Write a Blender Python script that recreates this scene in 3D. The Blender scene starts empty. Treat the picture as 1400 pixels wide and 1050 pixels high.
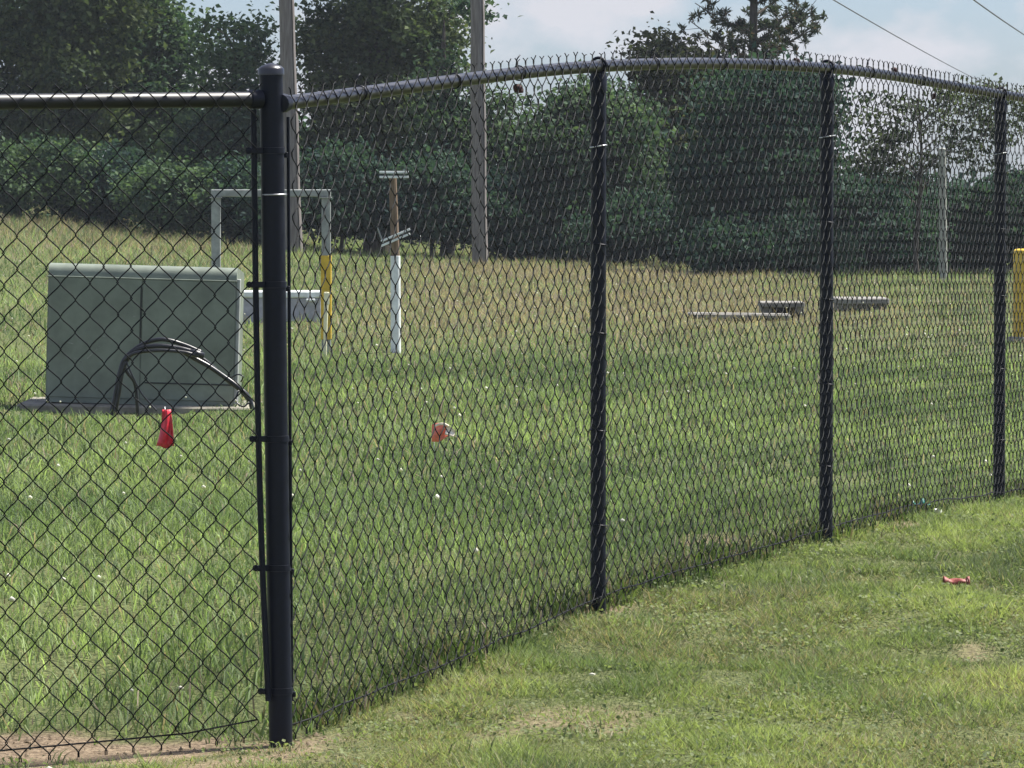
import bpy, math, random
import numpy as np
from mathutils import Vector, Matrix

random.seed(7)
rng = np.random.default_rng(7)
R = math.radians
scene = bpy.context.scene
COL = scene.collection

# ------------------------------------------------------------------ camera
FPX, CX, CY, HORIZON, EYE = 7300.0, 700.0, 525.0, 240.0, 1.6
PITCH = math.atan((CY - HORIZON) / FPX)
cam_d = bpy.data.cameras.new("camera")
cam_d.sensor_width = 36.0
cam_d.lens = FPX / 1400.0 * 36.0
cam_d.clip_start = 0.5
cam_d.clip_end = 5000.0
cam = bpy.data.objects.new("camera", cam_d)
COL.objects.link(cam)
cam.location = (0, 0, EYE)
cam.rotation_euler = (math.pi / 2 - PITCH, 0, 0)
scene.camera = cam

# ------------------------------------------------------------------ world and sun
SUN_EL, SUN_AZ = R(58), R(60)            # azimuth measured from +Y towards +X: beyond the trees, to the right
world = bpy.data.worlds.new("World")
scene.world = world
world.use_nodes = True
wn, wl = world.node_tree.nodes, world.node_tree.links
wn.clear()
w_out = wn.new("ShaderNodeOutputWorld")
w_bg = wn.new("ShaderNodeBackground")
w_bg.inputs["Strength"].default_value = 0.075
sky = wn.new("ShaderNodeTexSky")
sky.sky_type = 'NISHITA'
sky.sun_disc = False
sky.sun_elevation = SUN_EL
sky.sun_rotation = SUN_AZ
sky.air_density = 1.0
sky.dust_density = 0.6
sky.ozone_density = 2.5
w_tc = wn.new("ShaderNodeTexCoord")
w_map = wn.new("ShaderNodeMapping")
w_map.inputs["Scale"].default_value = (13.0, 13.0, 22.0)
w_map.inputs["Location"].default_value = (3.1, 0.4, 0.55)
w_noise = wn.new("ShaderNodeTexNoise")
w_noise.inputs["Scale"].default_value = 1.6
w_noise.inputs["Detail"].default_value = 7.0
w_noise.inputs["Roughness"].default_value = 0.52
w_ramp = wn.new("ShaderNodeValToRGB")
w_ramp.color_ramp.elements[0].position = 0.47
w_ramp.color_ramp.elements[1].position = 0.56
w_mix = wn.new("ShaderNodeMix")
w_mix.data_type = 'RGBA'
w_mix.inputs["B"].default_value = (3.7, 3.75, 4.05, 1)      # cloud white, before the background strength
w_tint = wn.new("ShaderNodeMix")
w_tint.data_type = 'RGBA'
w_tint.blend_type = 'MULTIPLY'
w_tint.inputs["Factor"].default_value = 1.0
w_tint.inputs["B"].default_value = (0.45, 0.53, 0.73, 1)
wl.new(w_tc.outputs["Generated"], w_map.inputs["Vector"])
wl.new(w_map.outputs["Vector"], w_noise.inputs["Vector"])
wl.new(w_noise.outputs["Fac"], w_ramp.inputs["Fac"])
wl.new(w_ramp.outputs["Color"], w_mix.inputs["Factor"])
wl.new(sky.outputs["Color"], w_tint.inputs["A"])
wl.new(w_tint.outputs["Result"], w_mix.inputs["A"])
wl.new(w_mix.outputs["Result"], w_bg.inputs["Color"])
wl.new(w_bg.outputs["Background"], w_out.inputs["Surface"])

sun_d = bpy.data.lights.new("sun", 'SUN')
sun_d.energy = 4.6
sun_d.angle = R(7.0)
sun_d.color = (1.0, 0.95, 0.87)
sun = bpy.data.objects.new("sun", sun_d)
COL.objects.link(sun)
S = Vector((math.cos(SUN_EL) * math.sin(SUN_AZ), math.cos(SUN_EL) * math.cos(SUN_AZ), math.sin(SUN_EL)))
sun.rotation_euler = (-S).to_track_quat('-Z', 'Y').to_euler()
sun.location = (0, 20, 30)

scene.view_settings.view_transform = 'Standard'
scene.view_settings.look = 'None'
scene.view_settings.exposure = 1.32
scene.view_settings.gamma = 1.0
scene.view_settings.use_curve_mapping = False

# ------------------------------------------------------------------ helpers
def smooth(a, b, x):
    t = np.clip((np.asarray(x, float) - a) / (b - a), 0, 1)
    return t * t * (3 - 2 * t)

_tab = rng.random((256, 256))
def vnoise(x, y, s):
    """value noise, feature size s metres"""
    x = np.asarray(x, float) / s + 1000.3
    y = np.asarray(y, float) / s + 1000.7
    xi, yi = np.floor(x).astype(int), np.floor(y).astype(int)
    fx, fy = x - xi, y - yi
    fx, fy = fx * fx * (3 - 2 * fx), fy * fy * (3 - 2 * fy)
    g = lambda i, j: _tab[(xi + i) % 256, (yi + j) % 256]
    return (g(0, 0) * (1 - fx) + g(1, 0) * fx) * (1 - fy) + (g(0, 1) * (1 - fx) + g(1, 1) * fx) * fy

def fbm(x, y, s, n=3):
    v, a, t = 0, 1.0, 0
    for k in range(n):
        v = v + a * vnoise(np.asarray(x) + 31.7 * k, np.asarray(y) - 17.3 * k, s / 2 ** k)
        t += a
        a *= .55
    return v / t

def ground_z(x, y):
    return _relief(x, y) + np.interp(y, _gy, _gc)

def _relief(x, y):
    x, y = np.asarray(x, float), np.asarray(y, float)
    z = 0.195 * np.exp(-((y - 21.0) / 4.3) ** 2) - 0.01
    bank = np.interp(x, [-14, -9.1, -6, -2.9, 0, 3, 9], [.95, .80, .50, .19, .10, .02, -.03])
    z = z + bank * smooth(46, 98, y)
    z = z + 0.05 * (fbm(x, y, 2.3) - .5) * smooth(13, 22, y) + 0.075 * (fbm(x + 9, y, .62, 3) - .5) * smooth(.0, .35, np.abs(y - np.interp(x, _fx, _fy)) / 2.0)
    z = z + 0.022 * (fbm(x - 4, y, .2, 2) - .5) * smooth(34, 26, y)
    z = z - 0.08 * np.exp(-(((x + 2.6) / 1.3) ** 2 + ((y - 37.0) / 1.5) ** 2))      # the pad stands a little clear
    return z

def at(px, py, d):
    """the world point d metres ahead that falls on a photograph pixel"""
    return Vector(((px - CX) / FPX * d, d, EYE - (py - HORIZON) / FPX * d))

def on_ground(px, py):
    d = EYE * FPX / max(py - HORIZON, 1)
    for _ in range(40):
        x = (px - CX) / FPX * d
        d2 = (EYE - float(ground_z(x, d))) * FPX / max(py - HORIZON, 1)
        d = .6 * d + .4 * d2
    return (px - CX) / FPX * d, d

_gy, _gc = [0, 1], [0.0, 0.0]
# fence line, in plan
DP = [15.18, 18.05, 20.78, 24.07, 27.30]
PP = [(371 + 6, 0), (818, 0), (1130, 0), (1367, 0)]
POSTS = [((p[0] - CX) / FPX * d, d) for p, d in zip(PP, DP)] + [(3.17, 27.30)]
LEFT_END = (POSTS[0][0] - 2.6 * math.cos(R(34)), POSTS[0][1] - 2.6 * math.sin(R(34)))
_fx = [-12, LEFT_END[0]] + [p[0] for p in POSTS] + [12]
_fy = [LEFT_END[1] - (LEFT_END[0] + 12) * -math.tan(R(34)) * -1 * -1, LEFT_END[1]] + [p[1] for p in POSTS] + [POSTS[-1][1] + (12 - POSTS[-1][0]) * 3.1]
_fy[0] = LEFT_END[1] - (12 + LEFT_END[0]) * math.tan(R(34))
def fence_y(x):
    return np.interp(x, _fx, _fy)
def behind(x, y):
    return np.asarray(y) > fence_y(x)
_want = [EYE - (p - HORIZON) / FPX * d - .014 for p, d in zip((1016, 834, 738, 688), DP)]
_corr = [w - float(_relief(*p)) for w, p in zip(_want, POSTS)]
_gy, _gc = [11.0] + DP[:4] + [40.0], [_corr[0]] + _corr + [0.0]
def fence_dist(x, y):
    """rough signed distance behind the fence line"""
    x = np.asarray(x); y = np.asarray(y)
    s = np.where(x > POSTS[0][0], 3.0, .67)
    return (y - fence_y(x)) / np.sqrt(1 + s * s)

def dirt_mask(x, y):
    m = np.zeros(np.shape(x))
    rag = 1.5 * (fbm(x, y * .5, .20, 4) - .5) + .9 * (fbm(x + 8, y * .7, .05, 2) - .5)
    for (px, py, rx, ry, k) in [(120, 1034, 340, 26, 1.1), (330, 1044, 140, 14, .9), (780, 985, 90, 24, .55), (838, 838, 62, 12, 1.25),
                                (890, 848, 34, 8, .8), (985, 743, 55, 9, .7), (690, 1014, 60, 14, .45), (560, 985, 50, 10, .4),
                                (1235, 717, 26, 5, .7), (430, 1022, 40, 10, .8)
                                , (1335, 885, 26, 7, .5)]:
        gx, gy = on_ground(px, py)
        _, g2 = on_ground(px, py - ry)
        ax, ay = rx / FPX * gy, max(abs(g2 - gy), .05)
        q = np.sqrt(((x - gx) / ax) ** 2 + ((y - gy) / ay) ** 2)
        m = np.maximum(m, k * (1 - smooth(.5, 1.15, q + rag)))
    return m

def link(o, parent=None):
    COL.objects.link(o)
    if parent is not None:
        o.parent = parent
        o.matrix_parent_inverse = parent.matrix_basis.inverted()
    return o

def tag(o, label=None, cat=None, group=None, kind=None):
    if label: o["label"] = label
    if cat: o["category"] = cat
    if group: o["group"] = group
    if kind: o["kind"] = kind
    return o

def thing(name, loc, label, cat, group=None):
    e = bpy.data.objects.new(name, None)
    e.empty_display_size = .2
    e.location = loc
    link(e)
    return tag(e, label, cat, group)

def holder(name, parent):
    e = bpy.data.objects.new(name, None)
    e.empty_display_size = .1
    return link(e, parent)

def mesh_obj(name, verts, faces, mat, parent=None, sm=False):
    me = bpy.data.meshes.new(name)
    me.from_pydata([tuple(v) for v in verts], [], faces)
    me.update()
    if sm:
        me.polygons.foreach_set("use_smooth", [True] * len(me.polygons))
    me.materials.append(mat)
    return link(bpy.data.objects.new(name, me), parent)

def tri_obj(name, V, F, mat, parent=None, col=None, sm=False):
    """large numpy triangle mesh with an optional per-vertex colour"""
    me = bpy.data.meshes.new(name)
    V = np.ascontiguousarray(V, dtype=np.float32)
    F = np.ascontiguousarray(F, dtype=np.int32)
    me.vertices.add(len(V)); me.vertices.foreach_set("co", V.ravel())
    me.loops.add(F.size); me.loops.foreach_set("vertex_index", F.ravel())
    me.polygons.add(len(F)); me.polygons.foreach_set("loop_start", np.arange(0, F.size, F.shape[1], dtype=np.int32))
    if sm:
        me.polygons.foreach_set("use_smooth", np.ones(len(F), dtype=bool))
    if col is not None:
        a = me.color_attributes.new("Col", 'FLOAT_COLOR', 'POINT')
        c = np.ones((len(V), 4), dtype=np.float32); c[:, :3] = col
        a.data.foreach_set("color", c.ravel())
    me.update(calc_edges=True)
    me.materials.append(mat)
    return link(bpy.data.objects.new(name, me), parent)

class MB:
    """collects shapes and links them as one mesh"""
    def __init__(self): self.v, self.f = [], []
    def add(self, v, f):
        n = len(self.v)
        self.v += [Vector(p) for p in v]
        self.f += [tuple(i + n for i in q) for q in f]
        return self
    def box(self, c, s, rot=None, bev=0.0):
        sx, sy, sz = s[0] / 2, s[1] / 2, s[2] / 2
        b = min(bev, sx * .9, sy * .9, sz * .9)
        if b <= 0:
            v = [Vector((x, y, z)) for x in (-sx, sx) for y in (-sy, sy) for z in (-sz, sz)]
            f = [(0, 1, 3, 2), (4, 6, 7, 5), (0, 4, 5, 1), (2, 3, 7, 6), (0, 2, 6, 4), (1, 5, 7, 3)]
        else:
            v, f, idx = [], [], {}
            for x in (-1, 1):
                for y in (-1, 1):
                    for z in (-1, 1):
                        for ax in range(3):
                            p = [x * (sx - b), y * (sy - b), z * (sz - b)]
                            p[ax] = (x * sx, y * sy, z * sz)[ax]
                            idx[(x, y, z, ax)] = len(v); v.append(Vector(p))
            for ax in range(3):
                for s_ in (-1, 1):
                    o = [a for a in range(3) if a != ax]
                    q = []
                    for (a, c2) in ((-1, -1), (1, -1), (1, 1), (-1, 1)):
                        k = [0, 0, 0]; k[ax] = s_; k[o[0]] = a; k[o[1]] = c2
                        q.append(idx[(k[0], k[1], k[2], ax)])
                    f.append(tuple(q))
            for ax in range(3):
                o = [a for a in range(3) if a != ax]
                for a in (-1, 1):
                    for c2 in (-1, 1):
                        q = []
                        for (e, w) in ((-1, o[0]), (1, o[0]), (1, o[1]), (-1, o[1])):
                            k = [0, 0, 0]; k[ax] = e; k[o[0]] = a; k[o[1]] = c2
                            q.append(idx[(k[0], k[1], k[2], w)])
                        f.append(tuple(q))
            for x in (-1, 1):
                for y in (-1, 1):
                    for z in (-1, 1):
                        f.append(tuple(idx[(x, y, z, a)] for a in range(3)))
        if rot is not None: v = [rot @ p for p in v]
        return self.add([p + Vector(c) for p in v], f)
    def tube(self, pts, rad, n=8, cap=True):
        pts = [Vector(p) for p in pts]
        rad = rad if isinstance(rad, (list, tuple)) else [rad] * len(pts)
        v, f, up = [], [], None
        for i, p in enumerate(pts):
            t = (pts[min(i + 1, len(pts) - 1)] - pts[max(i - 1, 0)]).normalized()
            if up is None:
                up = t.orthogonal().normalized()
            else:
                up = up - t * up.dot(t)
                up = up.normalized() if up.length > 1e-6 else t.orthogonal().normalized()
            w = t.cross(up)
            for k in range(n):
                a = 2 * math.pi * k / n
                v.append(p + (up * math.cos(a) + w * math.sin(a)) * rad[i])
        for i in range(len(pts) - 1):
            for k in range(n):
                f.append((i * n + k, i * n + (k + 1) % n, (i + 1) * n + (k + 1) % n, (i + 1) * n + k))
        if cap:
            f.append(tuple(range(n - 1, -1, -1)))
            f.append(tuple((len(pts) - 1) * n + k for k in range(n)))
        return self.add(v, f)
    def lathe(self, base, axis, prof, n=20):
        """prof: (height along the axis, radius)"""
        a = Vector(axis).normalized(); u = a.orthogonal().normalized(); w = a.cross(u)
        v, f = [], []
        for (h, r) in prof:
            for k in range(n):
                t = 2 * math.pi * k / n
                v.append(Vector(base) + a * h + (u * math.cos(t) + w * math.sin(t)) * r)
        for i in range(len(prof) - 1):
            for k in range(n):
                f.append((i * n + k, i * n + (k + 1) % n, (i + 1) * n + (k + 1) % n, (i + 1) * n + k))
        f.append(tuple(range(n - 1, -1, -1)))
        f.append(tuple((len(prof) - 1) * n + k for k in range(n)))
        return self.add(v, f)
    def ring(self, c, axis, rmaj, rmin, n=20, m=6):
        a = Vector(axis).normalized(); u = a.orthogonal().normalized(); w = a.cross(u)
        v, f = [], []
        for i in range(n):
            t = 2 * math.pi * i / n
            d = u * math.cos(t) + w * math.sin(t)
            for k in range(m):
                s = 2 * math.pi * k / m
                v.append(Vector(c) + d * (rmaj + rmin * math.cos(s)) + a * rmin * math.sin(s))
        for i in range(n):
            for k in range(m):
                f.append((i * m + k, i * m + (k + 1) % m, ((i + 1) % n) * m + (k + 1) % m, ((i + 1) % n) * m + k))
        return self.add(v, f)
    def build(self, name, mat, parent=None, sm=False):
        return mesh_obj(name, self.v, self.f, mat, parent, sm)

def smooth_by_angle(o, deg=40):
    me = o.data
    me.polygons.foreach_set("use_smooth", [True] * len(me.polygons))
    try:
        me.set_sharp_from_angle(angle=R(deg))
    except Exception:
        pass
    return o

def spline(pts, n=8):
    """Catmull-Rom through points"""
    P = [Vector(p) for p in pts]
    P = [P[0] * 2 - P[1]] + P + [P[-1] * 2 - P[-2]]
    out = []
    for i in range(1, len(P) - 2):
        for k in range(n):
            t = k / n
            a, b, c, d = P[i - 1], P[i], P[i + 1], P[i + 2]
            out.append(.5 * ((2 * b) + (c - a) * t + (2 * a - 5 * b + 4 * c - d) * t * t + (3 * b - a - 3 * c + d) * t ** 3))
    out.append(P[-2])
    return out

# ------------------------------------------------------------------ materials
def mat(name, col, rough=.6, metal=0.0, var=.15, scale=20.0, bump=0.0, spec=.5, stretch=None, col2=None, detail=6):
    m = bpy.data.materials.new(name)
    m.use_nodes = True
    n, l = m.node_tree.nodes, m.node_tree.links
    b = n["Principled BSDF"]
    b.inputs["Roughness"].default_value = rough
    b.inputs["Metallic"].default_value = metal
    b.inputs["Specular IOR Level"].default_value = spec
    tc = n.new("ShaderNodeTexCoord")
    mp = n.new("ShaderNodeMapping")
    if stretch: mp.inputs["Scale"].default_value = stretch
    no = n.new("ShaderNodeTexNoise")
    no.inputs["Scale"].default_value = scale
    no.inputs["Detail"].default_value = detail
    no.inputs["Roughness"].default_value = .6
    l.new(tc.outputs["Object"], mp.inputs["Vector"]); l.new(mp.outputs["Vector"], no.inputs["Vector"])
    cr = n.new("ShaderNodeValToRGB")
    c2 = col2 or tuple(min(1, c * (1 + var * 2)) for c in col)
    c1 = col if col2 else tuple(c * (1 - var * 2) for c in col)
    cr.color_ramp.elements[0].position = .32; cr.color_ramp.elements[0].color = (*c1, 1)
    cr.color_ramp.elements[1].position = .68; cr.color_ramp.elements[1].color = (*c2, 1)
    l.new(no.outputs["Fac"], cr.inputs["Fac"]); l.new(cr.outputs["Color"], b.inputs["Base Color"])
    rr = n.new("ShaderNodeMapRange")
    rr.inputs["To Min"].default_value = max(0, rough - .1); rr.inputs["To Max"].default_value = min(1, rough + .12)
    l.new(no.outputs["Fac"], rr.inputs["Value"]); l.new(rr.outputs["Result"], b.inputs["Roughness"])
    if bump:
        bp = n.new("ShaderNodeBump"); bp.inputs["Strength"].default_value = bump; bp.inputs["Distance"].default_value = .01
        l.new(no.outputs["Fac"], bp.inputs["Height"]); l.new(bp.outputs["Normal"], b.inputs["Normal"])
    return m

def leaf_mat(name, trans=.35, rough=.55, spec=.3, gain=1.0):
    m = bpy.data.materials.new(name)
    m.use_nodes = True
    n, l = m.node_tree.nodes, m.node_tree.links
    out = n["Material Output"]
    b = n["Principled BSDF"]
    b.inputs["Roughness"].default_value = rough
    b.inputs["Specular IOR Level"].default_value = spec
    at_ = n.new("ShaderNodeAttribute"); at_.attribute_name = "Col"
    tr = n.new("ShaderNodeBsdfTranslucent")
    mx = n.new("ShaderNodeMixShader"); mx.inputs["Fac"].default_value = trans
    warm = n.new("ShaderNodeMix"); warm.data_type = 'RGBA'; warm.blend_type = 'MULTIPLY'
    warm.inputs["Factor"].default_value = 1.0
    warm.inputs["B"].default_value = (1.1 * gain, 1.2 * gain, .68 * gain, 1)
    l.new(at_.outputs["Color"], b.inputs["Base Color"])
    l.new(at_.outputs["Color"], warm.inputs["A"]); l.new(warm.outputs["Result"], tr.inputs["Color"])
    l.new(b.outputs["BSDF"], mx.inputs[1]); l.new(tr.outputs["BSDF"], mx.inputs[2])
    l.new(mx.outputs["Shader"], out.inputs["Surface"])
    return m

M_vinyl = mat("black_vinyl", (.0028, .0046, .0135), .45, 0, .15, 60, 0, .28)
M_wire = mat("black_wire", (.0045, .0062, .0075), .66, 0, .12, 80, 0, .22)
M_rail = mat("black_rail_paint", (.006, .006, .010), .33, 0, .15, 12, 0, .9)
M_side_rail = mat("dull_black_rail_paint", (.008, .009, .013), .46, 0, .2, 14, 0, .5)  # rail paint made rougher and duller to tame the sun glint
M_tie = mat("aluminium_tie", (.55, .56, .58), .4, .6, .1, 60)
M_cabinet = mat("green_cabinet_paint", (.170, .200, .162), .45, 0, .13, 4, .02, .45, None, None, 9)
M_seam = mat("dark_seam", (.02, .025, .022), .7)
M_scuff = mat("pale_scuff", (.22, .24, .21), .7, 0, .2, 30)
M_pad = mat("weathered_concrete", (.22, .205, .165), .9, 0, .2, 9, .4)
M_conc = mat("grey_concrete", (.205, .198, .180), .9, 0, .22, 6, .4)
M_boxgrey = mat("pale_box_plastic", (.36, .36, .40), .6, 0, .12, 10)
M_cable = mat("black_cable", (.012, .013, .017), .33, 0, .2, 30)
M_frame = mat("galvanised_steel", (.30, .32, .31), .5, .15, .14, 12)
M_yellow = mat("yellow_paint", (.62, .42, .035), .5, 0, .10, 14)
M_white = mat("white_paint", (.74, .78, .78), .5, 0, .08, 10)
M_cream = mat("cream_plastic", (.78, .76, .52), .45, 0, .08, 10)
M_wood = mat("pole_wood", (.125, .110, .105), .9, 0, .3, 5, .5, .2, (6, 6, .5), (.25, .23, .225))
M_post_wood = mat("brown_post_wood", (.12, .085, .06), .9, 0, .3, 8, .5, .2, (6, 6, .5), (.24, .18, .13))
M_bark = mat("bark", (.045, .038, .032), .95, 0, .3, 6, .6, .2, (4, 4, .7), (.12, .105, .09))
M_pale_bark = mat("pale_bark", (.20, .21, .19), .9, 0, .2, 6, .5, .2, (4, 4, .7), (.40, .41, .37))
M_red = mat("red_flag_vinyl", (.62, .025, .045), .4, 0, .12, 40)
M_orange = mat("orange_flag_vinyl", (.82, .20, .13), .4, 0, .12, 40)
M_flag_lit = mat("sunlit_flag_vinyl", (.9, .75, .62), .4, 0, .1, 40)  # sunlit highlight of the orange flag, painted as a pale colour
M_redcup = mat("faded_red_plastic", (.22, .045, .035), .6, 0, .2, 30)
M_teal = mat("teal_plastic", (.02, .14, .11), .4, 0, .2, 30)
M_paper = mat("white_paper", (.8, .8, .78), .8, 0, .05, 30)
M_dead = mat("dead_leaf", (.055, .022, .022), .8, 0, .3, 40)
M_line = mat("power_line_rubber", (.05, .05, .055), .6)
M_lawn = leaf_mat("lawn_blades", .42, .6, .15)
M_meadow = leaf_mat("meadow_blades", .45, .6, .15)
M_leaf = leaf_mat("tree_leaves", .34, .7, .10)
M_petal = leaf_mat("clover_petals", .3, .8, .1)

def ground_material():
    m = bpy.data.materials.new("soil_and_thatch")
    m.use_nodes = True
    n, l = m.node_tree.nodes, m.node_tree.links
    b = n["Principled BSDF"]; b.inputs["Roughness"].default_value = .95; b.inputs["Specular IOR Level"].default_value = .1
    tc = n.new("ShaderNodeTexCoord")
    n1 = n.new("ShaderNodeTexNoise"); n1.inputs["Scale"].default_value = 70; n1.inputs["Detail"].default_value = 8
    n2 = n.new("ShaderNodeTexNoise"); n2.inputs["Scale"].default_value = .35; n2.inputs["Detail"].default_value = 5
    n3 = n.new("ShaderNodeTexNoise"); n3.inputs["Scale"].default_value = 55; n3.inputs["Detail"].default_value = 6
    for q in (n1, n2, n3): l.new(tc.outputs["Object"], q.inputs["Vector"])
    g = n.new("ShaderNodeValToRGB")
    e = g.color_ramp.elements
    e[0].position = .36; e[0].color = (.038, .050, .022, 1)
    e[1].position = .64; e[1].color = (.150, .172, .075, 1)
    l.new(n1.outputs["Fac"], g.inputs["Fac"])
    g2 = n.new("ShaderNodeMix"); g2.data_type = 'RGBA'; g2.blend_type = 'MULTIPLY'; g2.inputs["Factor"].default_value = .6
    r2 = n.new("ShaderNodeValToRGB"); r2.color_ramp.elements[0].color = (.7, .75, .6, 1); r2.color_ramp.elements[1].color = (1.3, 1.15, 1.1, 1)
    l.new(n2.outputs["Fac"], r2.inputs["Fac"]); l.new(g.outputs["Color"], g2.inputs["A"]); l.new(r2.outputs["Color"], g2.inputs["B"])
    d = n.new("ShaderNodeValToRGB")
    d.color_ramp.elements[0].position = .3; d.color_ramp.elements[0].color = (.115, .084, .055, 1)
    d.color_ramp.elements[1].position = .7; d.color_ramp.elements[1].color = (.30, .232, .158, 1)
    l.new(n3.outputs["Fac"], d.inputs["Fac"])
    a = n.new("ShaderNodeAttribute"); a.attribute_name = "Col"
    mx = n.new("ShaderNodeMix"); mx.data_type = 'RGBA'
    l.new(a.outputs["Fac"], mx.inputs["Factor"]); l.new(g2.outputs["Result"], mx.inputs["A"]); l.new(d.outputs["Color"], mx.inputs["B"])
    l.new(mx.outputs["Result"], b.inputs["Base Color"])
    bp = n.new("ShaderNodeBump"); bp.inputs["Strength"].default_value = .7; bp.inputs["Distance"].default_value = .03
    l.new(n3.outputs["Fac"], bp.inputs["Height"]); l.new(bp.outputs["Normal"], b.inputs["Normal"])
    return m

# ------------------------------------------------------------------ ground: one sheet out to the horizon
def ground_sheet():
    xs = np.unique(np.concatenate([np.arange(-240, -20, 20), np.arange(-20, -4, .8), np.arange(-4, 5, .09), np.arange(5, 20, .8), np.arange(20, 241, 20)]))
    ys = np.unique(np.concatenate([np.arange(-60, 12, 3), np.arange(12, 28, .09), np.arange(28, 60, .5), np.arange(60, 130, 1.5), np.arange(130, 500, 20)]))
    X, Y = np.meshgrid(xs, ys)
    Z = ground_z(X, Y)
    D = dirt_mask(X, Y)
    nx, ny = len(xs), len(ys)
    V = np.stack([X.ravel(), Y.ravel(), Z.ravel()], 1)
    i = np.arange(nx * ny).reshape(ny, nx)
    F = np.stack([i[:-1, :-1].ravel(), i[:-1, 1:].ravel(), i[1:, 1:].ravel(), i[1:, :-1].ravel()], 1)
    return tag(tri_obj("ground", V, F, ground_material(), None, np.repeat(D.ravel()[:, None], 3, 1), True), kind="structure")
ground_sheet()

# ------------------------------------------------------------------ grass (nobody could count the blades)
def blades(x, y, h, w, lean, col, z=None):
    n = len(x)
    z = ground_z(x, y) - .005 if z is None else z
    az = rng.uniform(0, 2 * np.pi, n)
    fx, fy = np.cos(az) * w * .5, np.sin(az) * w * .5
    la = rng.uniform(0, 2 * np.pi, n)
    lx, ly = np.cos(la) * lean * h, np.sin(la) * lean * h
    V = np.empty((n, 5, 3), np.float32)
    V[:, 0] = np.stack([x - fx, y - fy, z], 1)
    V[:, 1] = np.stack([x + fx, y + fy, z], 1)
    mz = z + h * .6
    V[:, 2] = np.stack([x - fx * .75 + lx * .35, y - fy * .75 + ly * .35, mz], 1)
    V[:, 3] = np.stack([x + fx * .75 + lx * .35, y + fy * .75 + ly * .35, mz], 1)
    V[:, 4] = np.stack([x + lx, y + ly, z + h * np.sqrt(np.clip(1 - .45 * lean ** 2, .15, 1))], 1)
    base = (np.arange(n) * 5)[:, None]
    F = np.concatenate([base + [0, 1, 3], base + [0, 3, 2], base + [2, 3, 4]], 1).reshape(-1, 3)
    C = np.repeat(col[:, None, :], 5, 1)
    return V.reshape(-1, 3), F, C.reshape(-1, 3)

def slivers(x, y, h, w, lean, col):
    """the shortest and the farthest blades: one bent-over sliver each"""
    n = len(x)
    z = ground_z(x, y) - .005
    az, la = rng.uniform(0, 2 * np.pi, n), rng.uniform(0, 2 * np.pi, n)
    fx, fy = np.cos(az) * w * .5, np.sin(az) * w * .5
    V = np.empty((n, 3, 3), np.float32)
    V[:, 0] = np.stack([x - fx, y - fy, z], 1)
    V[:, 1] = np.stack([x + fx, y + fy, z], 1)
    V[:, 2] = np.stack([x + np.cos(la) * lean * h, y + np.sin(la) * lean * h, z + h * np.sqrt(np.clip(1 - .3 * lean ** 2, .15, 1))], 1)
    return V.reshape(-1, 3), np.arange(n * 3).reshape(-1, 3), np.repeat(col, 3, 0)

def leaves(P, N, size, col, asp=.62):
    """rhombic leaves, folded a little along the midrib"""
    n = len(P)
    a = rng.normal(0, 1, (n, 3)); a /= np.linalg.norm(a, axis=1)[:, None]
    T = a - N * (a * N).sum(1)[:, None]; T /= np.linalg.norm(T, axis=1)[:, None] + 1e-9
    B = np.cross(N, T)
    s = size[:, None]
    V = np.empty((n, 4, 3), np.float32)
    V[:, 0] = P - T * s * .5
    V[:, 1] = P + B * s * asp * .5 + N * s * .12 - T * s * .06
    V[:, 2] = P + T * s * .5
    V[:, 3] = P - B * s * asp * .5 + N * s * .12 - T * s * .06
    i = (np.arange(n) * 4)[:, None]
    F = np.concatenate([i + [0, 1, 2], i + [0, 2, 3]], 1).reshape(-1, 3)
    return V.reshape(-1, 3), F, np.repeat(col, 4, 0)

def scatter(n, y0, y1, margin):
    """points over the wedge in view, evenly by area, with a margin to either side"""
    y = np.sqrt(rng.uniform(y0 ** 2, y1 ** 2, n))
    half = .0985 * y + margin
    x = rng.uniform(-1, 1, n) * half
    return x, y

def mixcol(a, b, t):
    t = np.clip(t, 0, 1.25)[:, None]
    return np.array(a)[None] * (1 - t) + np.array(b)[None] * t

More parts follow.
